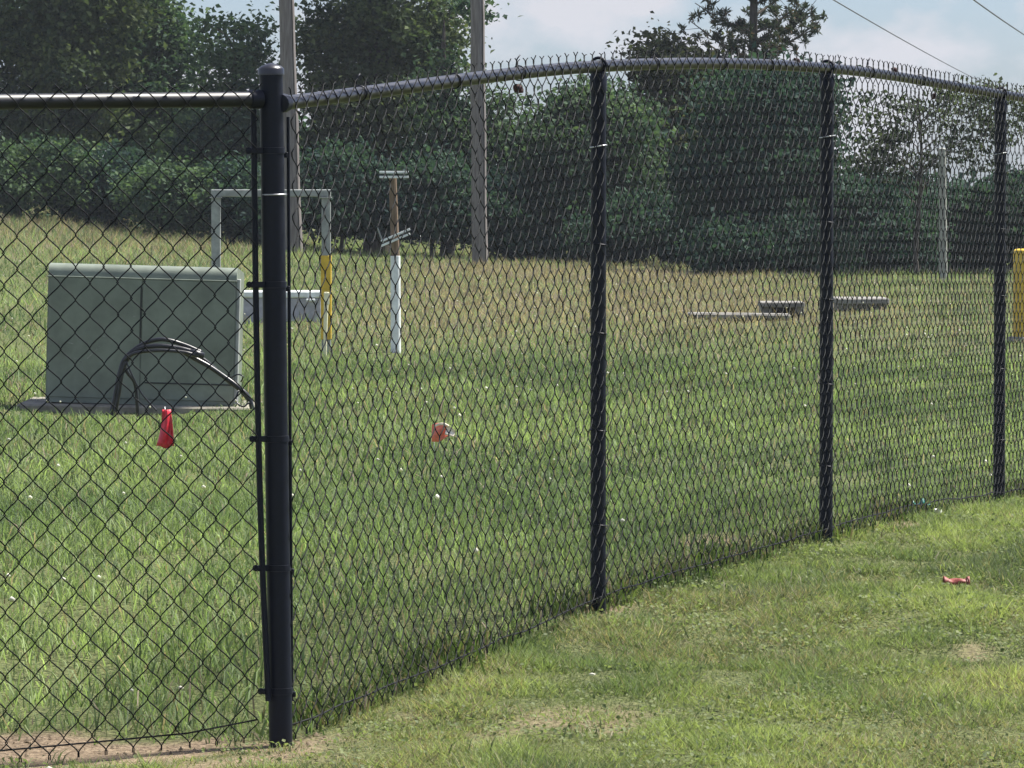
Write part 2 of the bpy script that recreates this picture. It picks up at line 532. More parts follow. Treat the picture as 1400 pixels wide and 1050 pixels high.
def grass_cols(x, y, kind):
    n = len(x)
    j = rng.normal(0, 1, n)
    if kind == "lawn":
        p = fbm(x, y * .6, .6, 4) + .06 * j
        c = mixcol((.105, .142, .062), (.238, .278, .106), (p - .30) / .34)
        c *= (.72 + .56 * smooth(.3, .7, fbm(x + 5, y * .8, .22, 3)))[:, None]
        clump = smooth(.52, .70, fbm(x + 33, y * .55, .55, 3))
        ck = rng.random(n) < clump * .85
        c[ck] = mixcol((.070, .100, .050), (.13, .165, .085), rng.random(n))[ck]
        dry = (rng.random(n) < .07 + .35 * smooth(.5, .66, fbm(x + 40, y * .5, .5, 3)))
        c[dry] = mixcol((.19, .165, .10), (.32, .28, .18), rng.random(n))[dry]
    else:
        p = fbm(x, y * .45, 1.1, 4) + .07 * j
        c = mixcol((.108, .156, .076), (.215, .278, .128), (p - .34) / .30)
        bk = rng.random(n) < .3 * smooth(.52, .68, fbm(x + 60, y * .4, .7, 3))
        c[bk] = mixcol((.070, .098, .055), (.125, .155, .085), rng.random(n))[bk]
        # seed heads and dead stalks: a tan belt across the far field and along the bank
        belt = smooth(44, 60, y) * (1 - .55 * smooth(80, 96, y)) * smooth(-3.2, -.4, x) * (1 - .75 * smooth(2.2, 5.5, x))
        bank = smooth(70, 88, y) * smooth(-2.5, -5.5, x)
        mid = .05 * smooth(26, 40, y)
        pr = .05 + mid + .85 * belt * (.5 + fbm(x, y * .25, 1.6, 3)) + .45 * bank
        dry = rng.random(n) < pr
        c[dry] = mixcol((.20, .155, .115), (.33, .265, .21), rng.random(n))[dry]
    return c * np.clip(1 + .24 * rng.normal(0, 1, n), .45, 1.8)[:, None]

def lawn():
    X, Y = [], []
    tot = 0
    while tot < 430000:
        x, y = scatter(400000, 12.6, 30, 1.0)
        k = (fence_dist(x, y) < .03) & (x > -3.4)
        # nearer ground needs more blades
        k &= rng.random(len(x)) < np.clip((17.5 / y) ** 1.6, 0, 1)
        k &= rng.random(len(x)) > dirt_mask(x, y) * .97
        k &= rng.random(len(x)) < .85 + .6 * smooth(.30, .58, fbm(x + 5, y * .8, .22, 3))
        X.append(x[k]); Y.append(y[k]); tot += int(k.sum())
    x, y = np.concatenate(X), np.concatenate(Y)
    n = len(x)
    tuft = fbm(x + 5, y * .8, .22, 3)
    clump = smooth(.52, .70, fbm(x + 33, y * .55, .55, 3))          # ranker, darker clumps the mower left
    h = (.012 + .032 * smooth(.28, .75, tuft) ** 1.3) * rng.uniform(.4, 1.6, n) + .026 * clump * rng.random(n)
    h *= 1 - .5 * dirt_mask(x, y)
    lean = rng.uniform(.45, 1.6, n)
    w = rng.uniform(.0026, .0048, n) * (y / 17.0) ** .5
    V, F, C = slivers(x, y, h, w * 1.25, lean, grass_cols(x, y, "lawn"))
    # clover and plantain leaves lying among the blades
    k = rng.random(n) < .02 + .13 * smooth(.48, .62, fbm(x + 50, y * .6, .38, 3))
    k &= rng.random(n) < .75
    px, py = x[k] + rng.normal(0, .02, k.sum()), y[k] + rng.normal(0, .03, k.sum())
    pz = ground_z(px, py) + rng.uniform(.004, .034, len(px))
    N = rng.normal(0, .55, (len(px), 3)); N[:, 2] += 1; N /= np.linalg.norm(N, axis=1)[:, None]
    lc = mixcol((.115, .150, .075), (.225, .262, .120), rng.random(len(px)))
    V2, F2, C2 = leaves(np.stack([px, py, pz], 1), N, rng.uniform(.008, .019, len(px)), lc, .8)
    V, F, C = np.concatenate([V, V2]), np.concatenate([F, F2 + len(V)]), np.concatenate([C, C2])
    # wiry clumps the mower rode over
    cx, cy = scatter(520, 13.4, 29, .8)
    k = (fence_dist(cx, cy) < -.05) & (cx > -3) & (dirt_mask(cx, cy) < .6)
    cx, cy = cx[k], cy[k]
    m = 46
    rad = np.repeat(rng.uniform(.03, .13, len(cx)), m)
    tx = np.repeat(cx, m) + rng.normal(0, 1, len(cx) * m) * rad
    ty = np.repeat(cy, m) + rng.normal(0, 1, len(cx) * m) * rad
    th = np.repeat(rng.uniform(.025, .062, len(cx)), m) * rng.uniform(.4, 1.4, len(tx))
    t1 = np.repeat(rng.random(len(cx)), m)
    tc_ = mixcol((.080, .112, .060), (.215, .245, .110), t1 + .2 * rng.normal(0, 1, len(tx)))
    old = rng.random(len(tx)) < .14
    tc_[old] = mixcol((.20, .175, .12), (.36, .32, .24), rng.random(len(tx)))[old]
    V3, F3, C3 = blades(tx, ty, th, rng.uniform(.0028, .0055, len(tx)), rng.uniform(.3, 1.4, len(tx)), tc_)
    V, F, C = np.concatenate([V, V3]), np.concatenate([F, F3 + len(V)]), np.concatenate([C, C3])
    tag(tri_obj("lawn_grass", V, F, M_lawn, None, C),
        "short mown green grass in front of the chain link fence", "grass", kind="stuff")

def meadow():
    X, Y, H, W, L = [], [], [], [], []
    for (n, y0, y1, mg, h0, h1, w0, w1) in [(165000, 12.5, 26, 1.2, .028, .125, .004, .007), (165000, 24, 46, 1.5, .035, .13, .0055, .0105),
                                            (200000, 43, 112, 3.0, .05, .16, .009, .020)]:
        x, y = scatter(n, y0, y1, mg)
        fd = fence_dist(x, y)
        keep = (fd > -.02) & (rng.random(n) > dirt_mask(x, y) * .9)
        keep &= rng.random(n) < .35 + 1.2 * smooth(.3, .6, fbm(x + 3, y * .7, .35, 3))
        x, y, fd = x[keep], y[keep], fd[keep]
        k = len(x)
        t = fbm(x + 11, y * .6, .9, 3)
        h = (h0 + (h1 - h0) * rng.random(k) ** 1.6) * (.55 + .9 * t)
        h *= np.where(fd < .35, .55, 1.0)
        for (ex, ey, er, es) in ((-2.6, 36.6, 1.6, .88), (2.95, 58.5, 2.0, .15), (4.1, 61.5, 1.6, .15), (-1.1, 47.6, .5, .8), (-1.7, 48, .6, .8)):
            h *= 1 - es * np.exp(-(((x - ex) / (er * .75)) ** 2 + ((y - ey) / er) ** 2))
        h *= 1 + .7 * smooth(70, 90, y) * smooth(-2.5, -6, x)
        X.append(x); Y.append(y); H.append(h); W.append(rng.uniform(w0, w1, k)); L.append(rng.uniform(.2, 1.25, k))
    cols = [grass_cols(x, y, "meadow") for x, y in zip(X, Y)]
    V, F, C, n = [], [], [], 0
    for k in range(3):
        v, f, c = (slivers if k == 2 else blades)(X[k], Y[k], H[k], W[k], L[k], cols[k])
        V.append(v); F.append(f + n); C.append(c); n += len(v)
    tag(tri_obj("meadow_grass", np.concatenate(V), np.concatenate(F), M_meadow, None, np.concatenate(C)),
        "taller rough field grass and seed heads behind the fence", "grass", kind="stuff")

def fence_weeds():
    """leafy weeds crowding the foot of the fence"""
    V, F, C, base = [], [], [], 0
    n = 9000
    s = rng.random(n)
    pts = [POSTS[0]] + POSTS[1:]
    seg = np.clip((s * 4).astype(int), 0, 3)
    t = s * 4 - seg
    ax = np.array([p[0] for p in pts]); ay = np.array([p[1] for p in pts])
    x = ax[seg] * (1 - t) + ax[seg + 1] * t; y = ay[seg] * (1 - t) + ay[seg + 1] * t
    dens = smooth(.36, .62, fbm(s * 30, s * 0 + 3, 1.0, 3)) + .9 * np.exp(-((s - .10) / .05) ** 2)
    keep = rng.random(n) < .25 + .75 * dens
    x, y, dens = x[keep], y[keep], dens[keep]
    off = rng.normal(.09, .07, len(x))
    x = x - off * .95; y = y + off * .32
    h = (.02 + .075 * rng.random(len(x)) ** 1.8) * (.5 + .8 * dens)
    c = mixcol((.035, .065, .022), (.11, .145, .05), rng.random(len(x)))
    c[rng.random(len(x)) < .22] = (.17, .14, .10)
    v, f, cc = blades(x, y, h, rng.uniform(.004, .010, len(x)), rng.uniform(.2, 1.0, len(x)), c)
    tag(tri_obj("fence_foot_weeds", v, f, M_meadow, None, cc),
        "dark leafy weeds crowding the foot of the fence", "weeds", kind="stuff")

def clover():
    """white clover heads: little pompons of petals"""
    V, F, C = [], [], []
    x, y = scatter(1500, 13.5, 75, .8)
    fd = fence_dist(x, y)
    pr = np.where(fd > 0, .42, .12) * smooth(.35, .65, fbm(x + 70, y, 1.4, 3)) * 1.6
    k = rng.random(len(x)) < pr
    x, y, fd = x[k], y[k], fd[k]
    z = ground_z(x, y) + np.where(fd > 0, rng.uniform(.08, .2, len(x)), rng.uniform(.03, .05, len(x)))
    ico = [(0, 0, 1), (.9, 0, .3), (.28, .85, .3), (-.73, .53, .3), (-.73, -.53, .3), (.28, -.85, .3), (.5, .4, -.6), (-.5, .4, -.6), (0, -.6, -.6)]
    fcs = [(0, 1, 2), (0, 2, 3), (0, 3, 4), (0, 4, 5), (0, 5, 1), (1, 6, 2), (2, 7, 3), (3, 7, 4), (4, 8, 5), (5, 8, 1), (1, 8, 6), (2, 6, 7), (4, 7, 8), (6, 8, 7)]
    ico = np.array(ico); fcs = np.array(fcs)
    r = rng.uniform(.006, .0125, len(x))
    V = (np.stack([x, y, z], 1)[:, None] + ico[None] * r[:, None, None] * rng.uniform(.7, 1.3, (len(x), 9, 1))).reshape(-1, 3)
    F = (fcs[None] + (np.arange(len(x)) * 9)[:, None, None]).reshape(-1, 3)
    C = np.repeat(rng.uniform(.5, .8, len(x))[:, None] * np.array([[1, .98, .9]]), 9, 0)
    tag(tri_obj("clover_flowers", V, F, M_petal, None, C), "tiny white clover heads dotted through the grass", "flowers", kind="stuff")

lawn(); meadow(); fence_weeds(); clover()

# ------------------------------------------------------------------ the chain link fence
DIA = .090                                   # height and width of one diamond
fence = thing("chain_link_fence", (POSTS[0][0], POSTS[0][1], float(ground_z(*POSTS[0]))),
              "black vinyl coated chain link fence turning a corner and curving away", "fence")

def ztop_px(d, py): return EYE - (py - HORIZON) / FPX * d
RAIL_Z = [ztop_px(DP[0], 140), ztop_px(DP[1], 91), ztop_px(DP[2], 93.5), ztop_px(DP[3], 129), 1.90]
LEFT_RAIL = [ztop_px(DP[0], 135.5), 1.775]
P1_TOP, P1_BOT = at(371, 97, DP[0]), at(383, 1020, DP[0])

# the rail's centre line along the right run
right_xyz = [Vector((p[0], p[1], z)) for p, z in zip(POSTS, RAIL_Z)]
right_xyz[0] = at(385, 141.5, DP[0])
rail_curve = spline(right_xyz, 14)
left_xyz = [at(352, 136, DP[0] - .03), Vector((LEFT_END[0], LEFT_END[1], LEFT_RAIL[1]))]

def fabric(name, path, side, top_off, sgn, seed):
    """woven wires along a rail path: every wire zigzags over half a diamond and hooks its neighbours"""
    r = np.random.default_rng(seed)
    P = np.array([tuple(p) for p in path])
    L = np.concatenate([[0], np.cumsum(np.linalg.norm(np.diff(P[:, :2], axis=0), axis=1))])
    nw = int(L[-1] / (DIA / 2))
    NH, SUB, NS, rad = 41, 4, 4, .0020
    t = np.arange(0, NH * SUB + 1)
    k, fr = t // SUB, (t % SUB) / SUB
    V, F = [], []
    for j in range(nw):
        s0 = (j + (j + k) % 2) * DIA / 2
        s1 = (j + (j + k + 1) % 2) * DIA / 2
        e = fr - .035 * np.sin(2 * np.pi * fr)
        s = s0 * (1 - e) + s1 * e
        ctr = (j + .5) * DIA / 2
        s = ctr + (s - ctr) * 1.09
        dep = sgn * np.where(s1 > s0, 1, -1) * np.sin(np.pi * fr) * .0044
        z = -(k + fr) * DIA / 2
        # ends: the barbs fork above the top and below the last row
        d0 = 1 if (j + 0) % 2 == 1 else -1
        s = np.concatenate([[s[0] + d0 * .012], s, [s[-1]]])
        dep = np.concatenate([[dep[0] + .003 * d0], dep, [dep[-1]]])
        z = np.concatenate([[.009 + r.normal(0, .003)], z, [z[-1] - .012]])
        s = s + .0022 * np.sin(z * 9 + j * .9 + seed) + .006 * np.sin(z * 2.3 + j * .07 + seed * 2) + r.normal(0, .0010)
        dep = dep + .007 * np.sin(z * 3.1 + j * .13 + seed)
        sc = np.clip(s, -.02, L[-1])
        bx, by, bz = np.interp(sc, L, P[:, 0]), np.interp(sc, L, P[:, 1]), np.interp(sc, L, P[:, 2])
        i = np.clip(np.searchsorted(L, sc) - 1, 0, len(P) - 2)
        dx, dy = P[i + 1, 0] - P[i, 0], P[i + 1, 1] - P[i, 1]
        ln = np.hypot(dx, dy)
        nxn, nyn = side * dy / ln, -side * dx / ln            # towards the viewer's side
        q = np.stack([bx + nxn * (.030 + dep), by + nyn * (.030 + dep), bz + top_off + z], 1)
        # tube
        T = np.gradient(q, axis=0); T /= np.linalg.norm(T, axis=1)[:, None]
        U = np.stack([nxn, nyn, np.zeros_like(nxn)], 1)
        U = U - T * (U * T).sum(1)[:, None]; U /= np.linalg.norm(U, axis=1)[:, None]
        W = np.cross(T, U)
        a = 2 * np.pi * np.arange(NS) / NS
        ringv = q[:, None] + rad * (U[:, None] * np.cos(a)[None, :, None] + W[:, None] * np.sin(a)[None, :, None])
        base = sum(len(v) for v in V) if False else fabric.n
        m = len(q)
        V.append(ringv.reshape(-1, 3))
        ii, kk = np.meshgrid(np.arange(m - 1), np.arange(NS), indexing='ij')
        A = ii * NS + kk; B = ii * NS + (kk + 1) % NS
        F.append((np.stack([A, B, B + NS, A + NS], -1).reshape(-1, 4)) + base)
        fabric.n += m * NS
    fabric.n = 0
    o = tri_obj(name, np.concatenate(V), np.concatenate(F), M_wire, fence, None, True)
    o["kind"] = "stuff"
    return o
fabric.n = 0

# right run: one fabric per bay so that each can be pointed at
for b in range(4):
    fabric("mesh_fabric", rail_curve[b * 14: (b + 1) * 14 + 1], 1, .040, -1, 10 + b)
lf = [left_xyz[1].lerp(left_xyz[0], t) for t in np.linspace(0, 1, 12)]
fabric("mesh_fabric", lf, 1, .034, 1, 30)

# rails
def rail(path, r, name="top_rail", m=None):
    o = MB().tube(path, r, 14).build(name, m or M_rail, fence, True)
    smooth_by_angle(o)
    return o
for b in range(4):
    rail(rail_curve[b * 14: (b + 1) * 14 + 1], .0205)
rail([left_xyz[0], left_xyz[0].lerp(left_xyz[1], .5), left_xyz[1]], .0215, m=M_side_rail)
# rail end cups on the corner post
for (p, q) in ((left_xyz[0], left_xyz[1]), (right_xyz[0], rail_curve[1])):
    d = (q - p).normalized()
    smooth_by_angle(MB().lathe(p - d * .012, d, [(0, .018), (.002, .027), (.035, .027), (.040, .023)], 16).build("rail_end_cup", M_vinyl, fence))

# bottom tension wire of the left run and of the right run
lw = [Vector((p.x, p.y - .03, float(ground_z(p.x, p.y)) + .055)) for p in lf]
lw[-1].z += .03
MB().tube(lw, .0026, 6).build("bottom_wire", M_wire, fence, True)
rw = [Vector((p.x + .02, p.y, float(ground_z(p.x, p.y)) + .06)) for p in rail_curve]
MB().tube(rw, .0026, 6).build("bottom_wire", M_wire, fence, True)

# corner post with its cap, tension bars and bands
ax = (P1_TOP - P1_BOT).normalized()
Lp = (P1_TOP - P1_BOT).length
corner = MB().lathe(P1_BOT - ax * .1, ax, [(0, .0335), (Lp + .1, .0335)], 24).build("corner_post", M_vinyl, fence)
smooth_by_angle(corner)
cap = MB().lathe(P1_TOP - ax * .012, ax, [(0, .0375), (.016, .0375), (.021, .034), (.026, .027), (.030, .016), (.033, .007), (.034, .002)], 24).build("post_cap", M_rail, corner)
smooth_by_angle(cap, 50)
bar_pts = [at(347, 150, DP[0] - .02), at(349.5, 388, DP[0] - .02), at(353, 600, DP[0] - .03), at(358, 777, DP[0] - .03), at(366, 960, DP[0] - .035)]
smooth_by_angle(MB().tube(spline(bar_pts, 4), .0088, 10).build("tension_bar", M_vinyl, fence))
smooth_by_angle(MB().tube([at(394, 160, DP[0] + .05), at(398, 960, DP[0] + .05)], .0050, 8).build("tension_bar", M_vinyl, fence))
for (py, bx) in ((206, 341), (389, 341), (600, 345), (777, 349), (946, 356)):
    f = (py - 97) / (1020 - 97)
    c = P1_TOP.lerp(P1_BOT, f)
    bnd = MB().lathe(c - ax * .009, ax, [(0, .0335), (.0005, .0362), (.0175, .0362), (.018, .0335)], 24)
    tip = at(bx, py, DP[0] - .035)
    mid = (tip + c) / 2
    rot = Matrix.Rotation(math.atan2((c - tip).y, (c - tip).x), 3, 'Z')
    bnd.box(mid + Vector((-.004, -.008, 0)), ((c - tip).length - .02, .011, .017), rot, .002)
    o = bnd.build("tension_band", M_vinyl, corner)
    smooth_by_angle(o)
    bolt = MB().lathe(tip + Vector((0, -.016, 0)), (0, 1, 0), [(0, .006), (.001, .0095), (.007, .0095), (.008, .005), (.03, .005)], 8)
    smooth_by_angle(bolt.build("carriage_bolt", M_vinyl, corner))
    # the band's tab towards the right run
    rt = c + Vector((.033, .022, -.012))
    o2 = MB().box(rt, (.022, .012, .016), None, .002).build("band_tab", M_vinyl, corner)
MB().ring(at(375, 266, DP[0]), ax, .0350, .0022, 20, 6).build("wire_tie", M_tie, corner, True)

# line posts with loop caps, wire ties
tie_py = {1: 200, 2: 187, 3: 210}
for i in (1, 2, 3, 4):
    x, y = POSTS[i]
    g = float(ground_z(x, y))
    zr = rail_curve[i * 14].z
    lp = MB().lathe((x, y, g - .15), (0, 0, 1), [(0, .0265), (zr - g + .15 - .02, .0265)], 20).build("line_post", M_vinyl, fence)
    smooth_by_angle(lp)
    d = (rail_curve[min(i * 14 + 1, 56)] - rail_curve[i * 14 - 1]).normalized()
    cp = MB().lathe((x, y, zr - .085), (0, 0, 1), [(0, .0285), (.050, .0295), (.066, .024)], 20)
    cp.ring((x, y, zr + .002), d, .0265, .0055, 22, 8)
    smooth_by_angle(cp.build("loop_cap", M_vinyl, lp), 60)
    if i in tie_py:
        zt = ztop_px(y, tie_py[i])
        tw = MB()
        a0 = math.atan2(-y, -x)
        tw.tube([(x + .0285 * math.cos(a0 + t), y + .0285 * math.sin(a0 + t), zt + .004 * math.sin(t * 1.3)) for t in np.linspace(-1.5, 1.5, 12)], .0022, 6)
        tw.build("wire_tie", M_tie, lp, True)
    for zz in (.3, .62, .95, 1.25):
        MB().ring((x, y, g + zz), (.1, .05, 1), .0285, .0026, 18, 5).build("wire_tie", M_vinyl, lp, True)
# ties along the rails
for b in range(4):
    for f in (.22, .5, .78):
        k = b * 14 + int(14 * f)
        p = rail_curve[k]; d = rail_curve[k + 1] - p
        m = MB().ring(p, d, .0235, .0024, 16, 5)
        m.tube([p + Vector((-.01, -.02, .02)), p + Vector((-.006, -.03, .045)), p + Vector((.004, -.022, .058))], .0022, 5)
        m.build("rail_tie", M_vinyl, fence, True)
# far corner beyond the frame to the left closes the run
x, y = LEFT_END
g = float(ground_z(x, y))
lp = MB().lathe((x, y, g - .15), (0, 0, 1), [(0, .0265), (1.93, .0265)], 20).build("line_post", M_vinyl, fence)
smooth_by_angle(lp)

# ------------------------------------------------------------------ green equipment cabinet
def cabinet():
    d = 37.6
    c = at(190, 553, d)
    px = d / FPX
    root = thing("equipment_cabinet", c, "dark green metal equipment cabinet with hooded top standing on a concrete pad", "cabinet")
    root.rotation_euler = (0, R(1.6), R(-1.0))
    bpy.context.view_layer.update()
    Wd, H, D = 258 * px, 190 * px, .78
    def child(mb, name, m, par=root):
        o = mesh_obj(name, mb.v, mb.f, m, par)
        o.matrix_parent_inverse = Matrix.Identity(4)
        return smooth_by_angle(o, 35)
    # body: side profile extruded across the width, rounded hood at the top front
    prof = [(0, 0), (0, H - .085), (.004, H - .06), (.014, H - .035), (.032, H - .014), (.06, H - .002), (.10, H), (D, H - .05), (D, 0)]
    mb = MB()
    n = len(prof)
    v = [(-Wd / 2, a, b) for a, b in prof] + [(Wd / 2, a, b) for a, b in prof]
    f = [(i, (i + 1) % n, n + (i + 1) % n, n + i) for i in range(n)] + [tuple(range(n - 1, -1, -1)), tuple(range(n, 2 * n))]
    f = [tuple(reversed(q)) for q in f]
    mb.add(v, f)
    child(mb, "body", M_cabinet)
    # two doors standing just proud, a gap between them
    for s in (-1, 1):
        mb = MB().box((s * (Wd / 4 - .003), -.004, (H - .10) / 2 + .02), (Wd / 2 - .012, .010, H - .135), None, .003)
        dr = child(mb, "door", M_cabinet)
    o = child(MB().box((-.005, -.0115, H * .62), (.010, .006, H * .46), None, .001), "door_seam", M_seam)
    o = child(MB().box((Wd * .26, -.0115, .155), (Wd * .47, .006, .010), None, .001), "sill_slot", M_seam)
    # hood lip
    child(MB().box((0, -.004, H - .092), (Wd + .006, .016, .010), None, .003), "hood_lip", M_cabinet)
    # side flange on the right with its sunlit look put into a paler steel colour
    child(MB().box((Wd / 2 + .012, .06, H * .47), (.024, .10, H * .90), None, .003), "lit_side_flange", M_frame)
    for (x_, z_, l_, a_) in ((-.5, .42, .05, .2), (-.33, .36, .13, -.8), (-.44, .30, .06, .5), (-.25, .47, .04, .3), (-.05, .62, .02, 0)):
        child(MB().box((x_, -.0100, z_), (l_, .003, .008), Matrix.Rotation(a_, 3, 'Y')), "scuff", M_scuff)
    # pad
    pd = thing("concrete_pad", at(193, 560, d), "weathered tan concrete pad under the green cabinet", "concrete pad")
    pd.rotation_euler = (0, R(1.0), 0)
    bpy.context.view_layer.update()
    o = mesh_obj("slab", *(lambda m: (m.v, m.f))(MB().box((-.02, .42, -.035), (Wd + .36, 1.25, .135), None, .012)), M_pad, pd)
    o.matrix_parent_inverse = Matrix.Identity(4)
cabinet()

# ------------------------------------------------------------------ cables arching out of the ground
def cables():
    d = 36.3
    gz = lambda px: float(ground_z((px - CX) / FPX * d, d))
    r = thing("cable_bundle", (at(230, 550, d).x, d, gz(230)), "bundle of thick black cables arching out of the ground before the green cabinet", "cables")
    def cab(pts, rad, name="cable"):
        P = [at(p[0], p[1], d + (p[2] if len(p) > 2 else 0)) for p in pts]
        MB().tube(spline(P, 7), rad, 9).build(name, M_cable, r, True)
    cab([(149, 575), (156, 545), (163, 510), (172, 488), (196, 470), (222, 464, -.02), (250, 471), (276, 482)], .015)
    cab([(154, 575), (161, 540), (168, 503), (184, 480), (212, 473, -.05), (244, 476, -.04), (277, 485, -.02)], .017)
    cab([(189, 580, .06), (187, 552, .05), (184, 524, .04), (173, 508, .02), (170, 494), (184, 483, -.03), (215, 479, -.08), (248, 481, -.06), (272, 487, -.04)], .013)
    cab([(244, 477), (262, 488, .03), (284, 500, .04), (306, 515, .05), (326, 530, .05), (340, 545, .05), (349, 575, .05)], .017)
    cab([(232, 475, .02), (258, 482, .05), (282, 494, .08), (309, 519, .1), (330, 536, .1), (344, 556, .1), (350, 580, .1)], .012)
    # taped end
    P = [at(258, 481, d - .03), at(268, 483.5, d - .03), at(279, 486.5, d - .03)]
    MB().tube(P, [.023, .027, .019], 10).build("taped_end", M_cable, r, True)
    # ground wires curling off the bundle
    cab([(172, 494, -.02), (180, 512, -.03), (192, 536, -.02), (205, 552, 0), (214, 562, 0)], .006, "ground_wire")
    cab([(316, 516, .02), (325, 512, .0), (332, 515, -.02), (329, 522, 0)], .005, "ground_wire")
    cab([(326, 534, .02), (322, 548, .0), (332, 556, -.02), (340, 550, 0)], .006, "ground_wire")
cables()

# ------------------------------------------------------------------ steel frame, marker stake, low box, bracket post
def frame_group():
    d = 49.0
    px = d / FPX
    gz = float(ground_z((445 - CX) / FPX * d, d))
    c = at(370, 480, d)
    f = thing("steel_rack_frame", (c.x, d, gz), "grey steel goalpost shaped frame with one yellow sleeved leg behind the corner post", "frame")
    zt = at(370, 259, d).z
    xl, xr = at(295.5, 0, d).x, at(446, 0, d).x
    t = 13 * px
    o = MB().box(((xl + xr) / 2, d, zt - 5 * px), (xr - xl + t, t, 10 * px), None, .006).build("cross_bar", M_frame, f)
    for x, nm in ((xl, "leg"), (xr, "leg")):
        MB().box((x, d, (zt - 10 * px + gz - .1) / 2), (t - .004, t - .006, zt - 10 * px - gz + .1), None, .005).build(nm, M_frame, f)
    z1, z0 = at(0, 349, d).z, at(0, 464, d).z
    MB().box((xr, d - .003, (z1 + z0) / 2), (t + .010, t + .012, z1 - z0), None, .008).build("yellow_sleeve", M_yellow, f)
    for x in (xl, xr):
        MB().box((x, d - .01, zt - 11 * px), (t + .02, t + .02, .010), None, .002).build("gusset_plate", M_frame, f)
    # cream marker stake in front of the yellow leg
    d2 = 47.5
    g2 = float(ground_z((444 - CX) / FPX * d2, d2))
    s = thing("marker_stake", (at(445, 0, d2).x, d2, g2), "thin cream marker stake in front of the yellow sleeved leg", "stake")
    zt2 = at(0, 399, d2).z
    smooth_by_angle(MB().tube([(at(444, 0, d2).x, d2, g2 - .05), (at(445, 0, d2).x, d2, (g2 + zt2) / 2), (at(446.5, 0, d2).x, d2, zt2)], [.014, .018, .022], 8).build("stake", M_cream, s))
    MB().box((at(446.5, 0, d2).x, d2 - .02, zt2 - .06), (.05, .012, .11), None, .004).build("marker_head", M_cream, s)
    # low grey box with a white lid
    d3 = 58.0
    p3 = d3 / FPX
    x0, x1 = at(328, 0, d3).x, at(440, 0, d3).x
    g3 = float(ground_z((x0 + x1) / 2, d3))
    zt3 = at(0, 398, d3).z
    b = thing("splice_box", ((x0 + x1) / 2, d3, g3), "low grey ground box with a white lid beside the yellow sleeved leg", "utility box")
    hh = zt3 - 9 * p3 - g3
    MB().box(((x0 + x1) / 2, d3 + .25, g3 + hh / 2 - .02), (x1 - x0 - .02, .5, hh + .04), None, .01).build("body", M_boxgrey, b)
    MB().box(((x0 + x1) / 2, d3 + .25, zt3 - 4.5 * p3), (x1 - x0 + .02, .55, 9 * p3), None, .012).build("lid", M_white, b)
    MB().box((x1 - .12, d3 - .04, zt3 - 12 * p3), (.10, .04, .028), None, .006).build("hasp", M_white, b)
    # bracket post
    d4 = 48.0
    p4 = d4 / FPX
    x = at(541, 0, d4).x
    g4 = float(ground_z(x, d4))
    p = thing("bracket_post", (x, d4, g4), "brown wooden post with a white lower half and two metal cross brackets", "post")
    zt4, zm = at(0, 243, d4).z, at(0, 350, d4).z
    top = at(537, 0, d4).x
    MB().tube([(x, d4, g4 - .1), (x - .002, d4, zm), (top, d4, zt4)], [.042, .040, .036], 12).build("wooden_post", M_post_wood, p, False)
    smooth_by_angle(MB().lathe((x, d4, g4 - .05), (-.003, 0, 1), [(0, .047), (zm - g4 + .05, .045), (zm - g4 + .052, .040)], 14).build("white_sleeve", M_white, p))
    for py in (235.5, 242):
        q = MB().box((at(539, 0, d4).x, d4 - .055, at(0, py, d4).z), (40 * p4, .02, 3.2 * p4), None, .002)
        q.build("top_bracket", M_white, p)
    a = math.atan2(17, 40)
    for off in (-3.2, 3.2):
        q = MB().box((at(541, 0, d4).x, d4 - .06, at(0, 324.5 + off, d4).z), (43 * p4, .02, 3.0 * p4), Matrix.Rotation(-a, 3, 'Y'), .002)
        q.build("tilted_bracket", M_white, p)
    MB().tube([at(516, 311, d4 - .06), at(520, 322, d4 - .06), at(524, 332, d4 - .06)], .008, 6).build("bracket_end", M_frame, p)
    for py in (238.5, 324.5):
        smooth_by_angle(MB().lathe((at(538.5, 0, d4).x, d4 - .075, at(0, py, d4).z), (0, 1, 0), [(0, .008), (.04, .008)], 8).build("bracket_bolt", M_frame, p))
frame_group()

# ------------------------------------------------------------------ utility poles
def pole(px0, px1, d, r_top, r_bot, label):
    xb, xt = (px1 - CX) / FPX * d, (px0 - CX) / FPX * d
    gz = float(ground_z(xb, d))
    zt = EYE + HORIZON / FPX * d
    sl = (xt - xb) / (zt - gz)
    H = 9.5
    root = thing("utility_pole", (xb, d, gz), label, "utility pole", "wooden utility poles")
    pts, rad = [], []
    for k in range(16):
        h = -.4 + (H + .4) * k / 15
        pts.append((xb + sl * h + .006 * math.sin(k * 2.1), d, gz + h)); rad.append(r_bot + (r_top - r_bot) * k / 15 + .003 * math.sin(k * 1.7))
    smooth_by_angle(MB().tube(pts, rad, 18).build("pole_shaft", M_wood, root))
    # copper ground wire stapled down the shaft
    MB().tube([(p[0] + rr * .7, p[1] - rr * .74, p[2]) for p, rr in zip(pts, rad)], .009, 5).build("ground_wire", M_seam, root)
pole(392, 402, 92, .115, .150, "weathered wooden utility pole leaning behind the corner post")
pole(652.5, 656, 90, .105, .135, "weathered wooden utility pole standing clear against the sky")

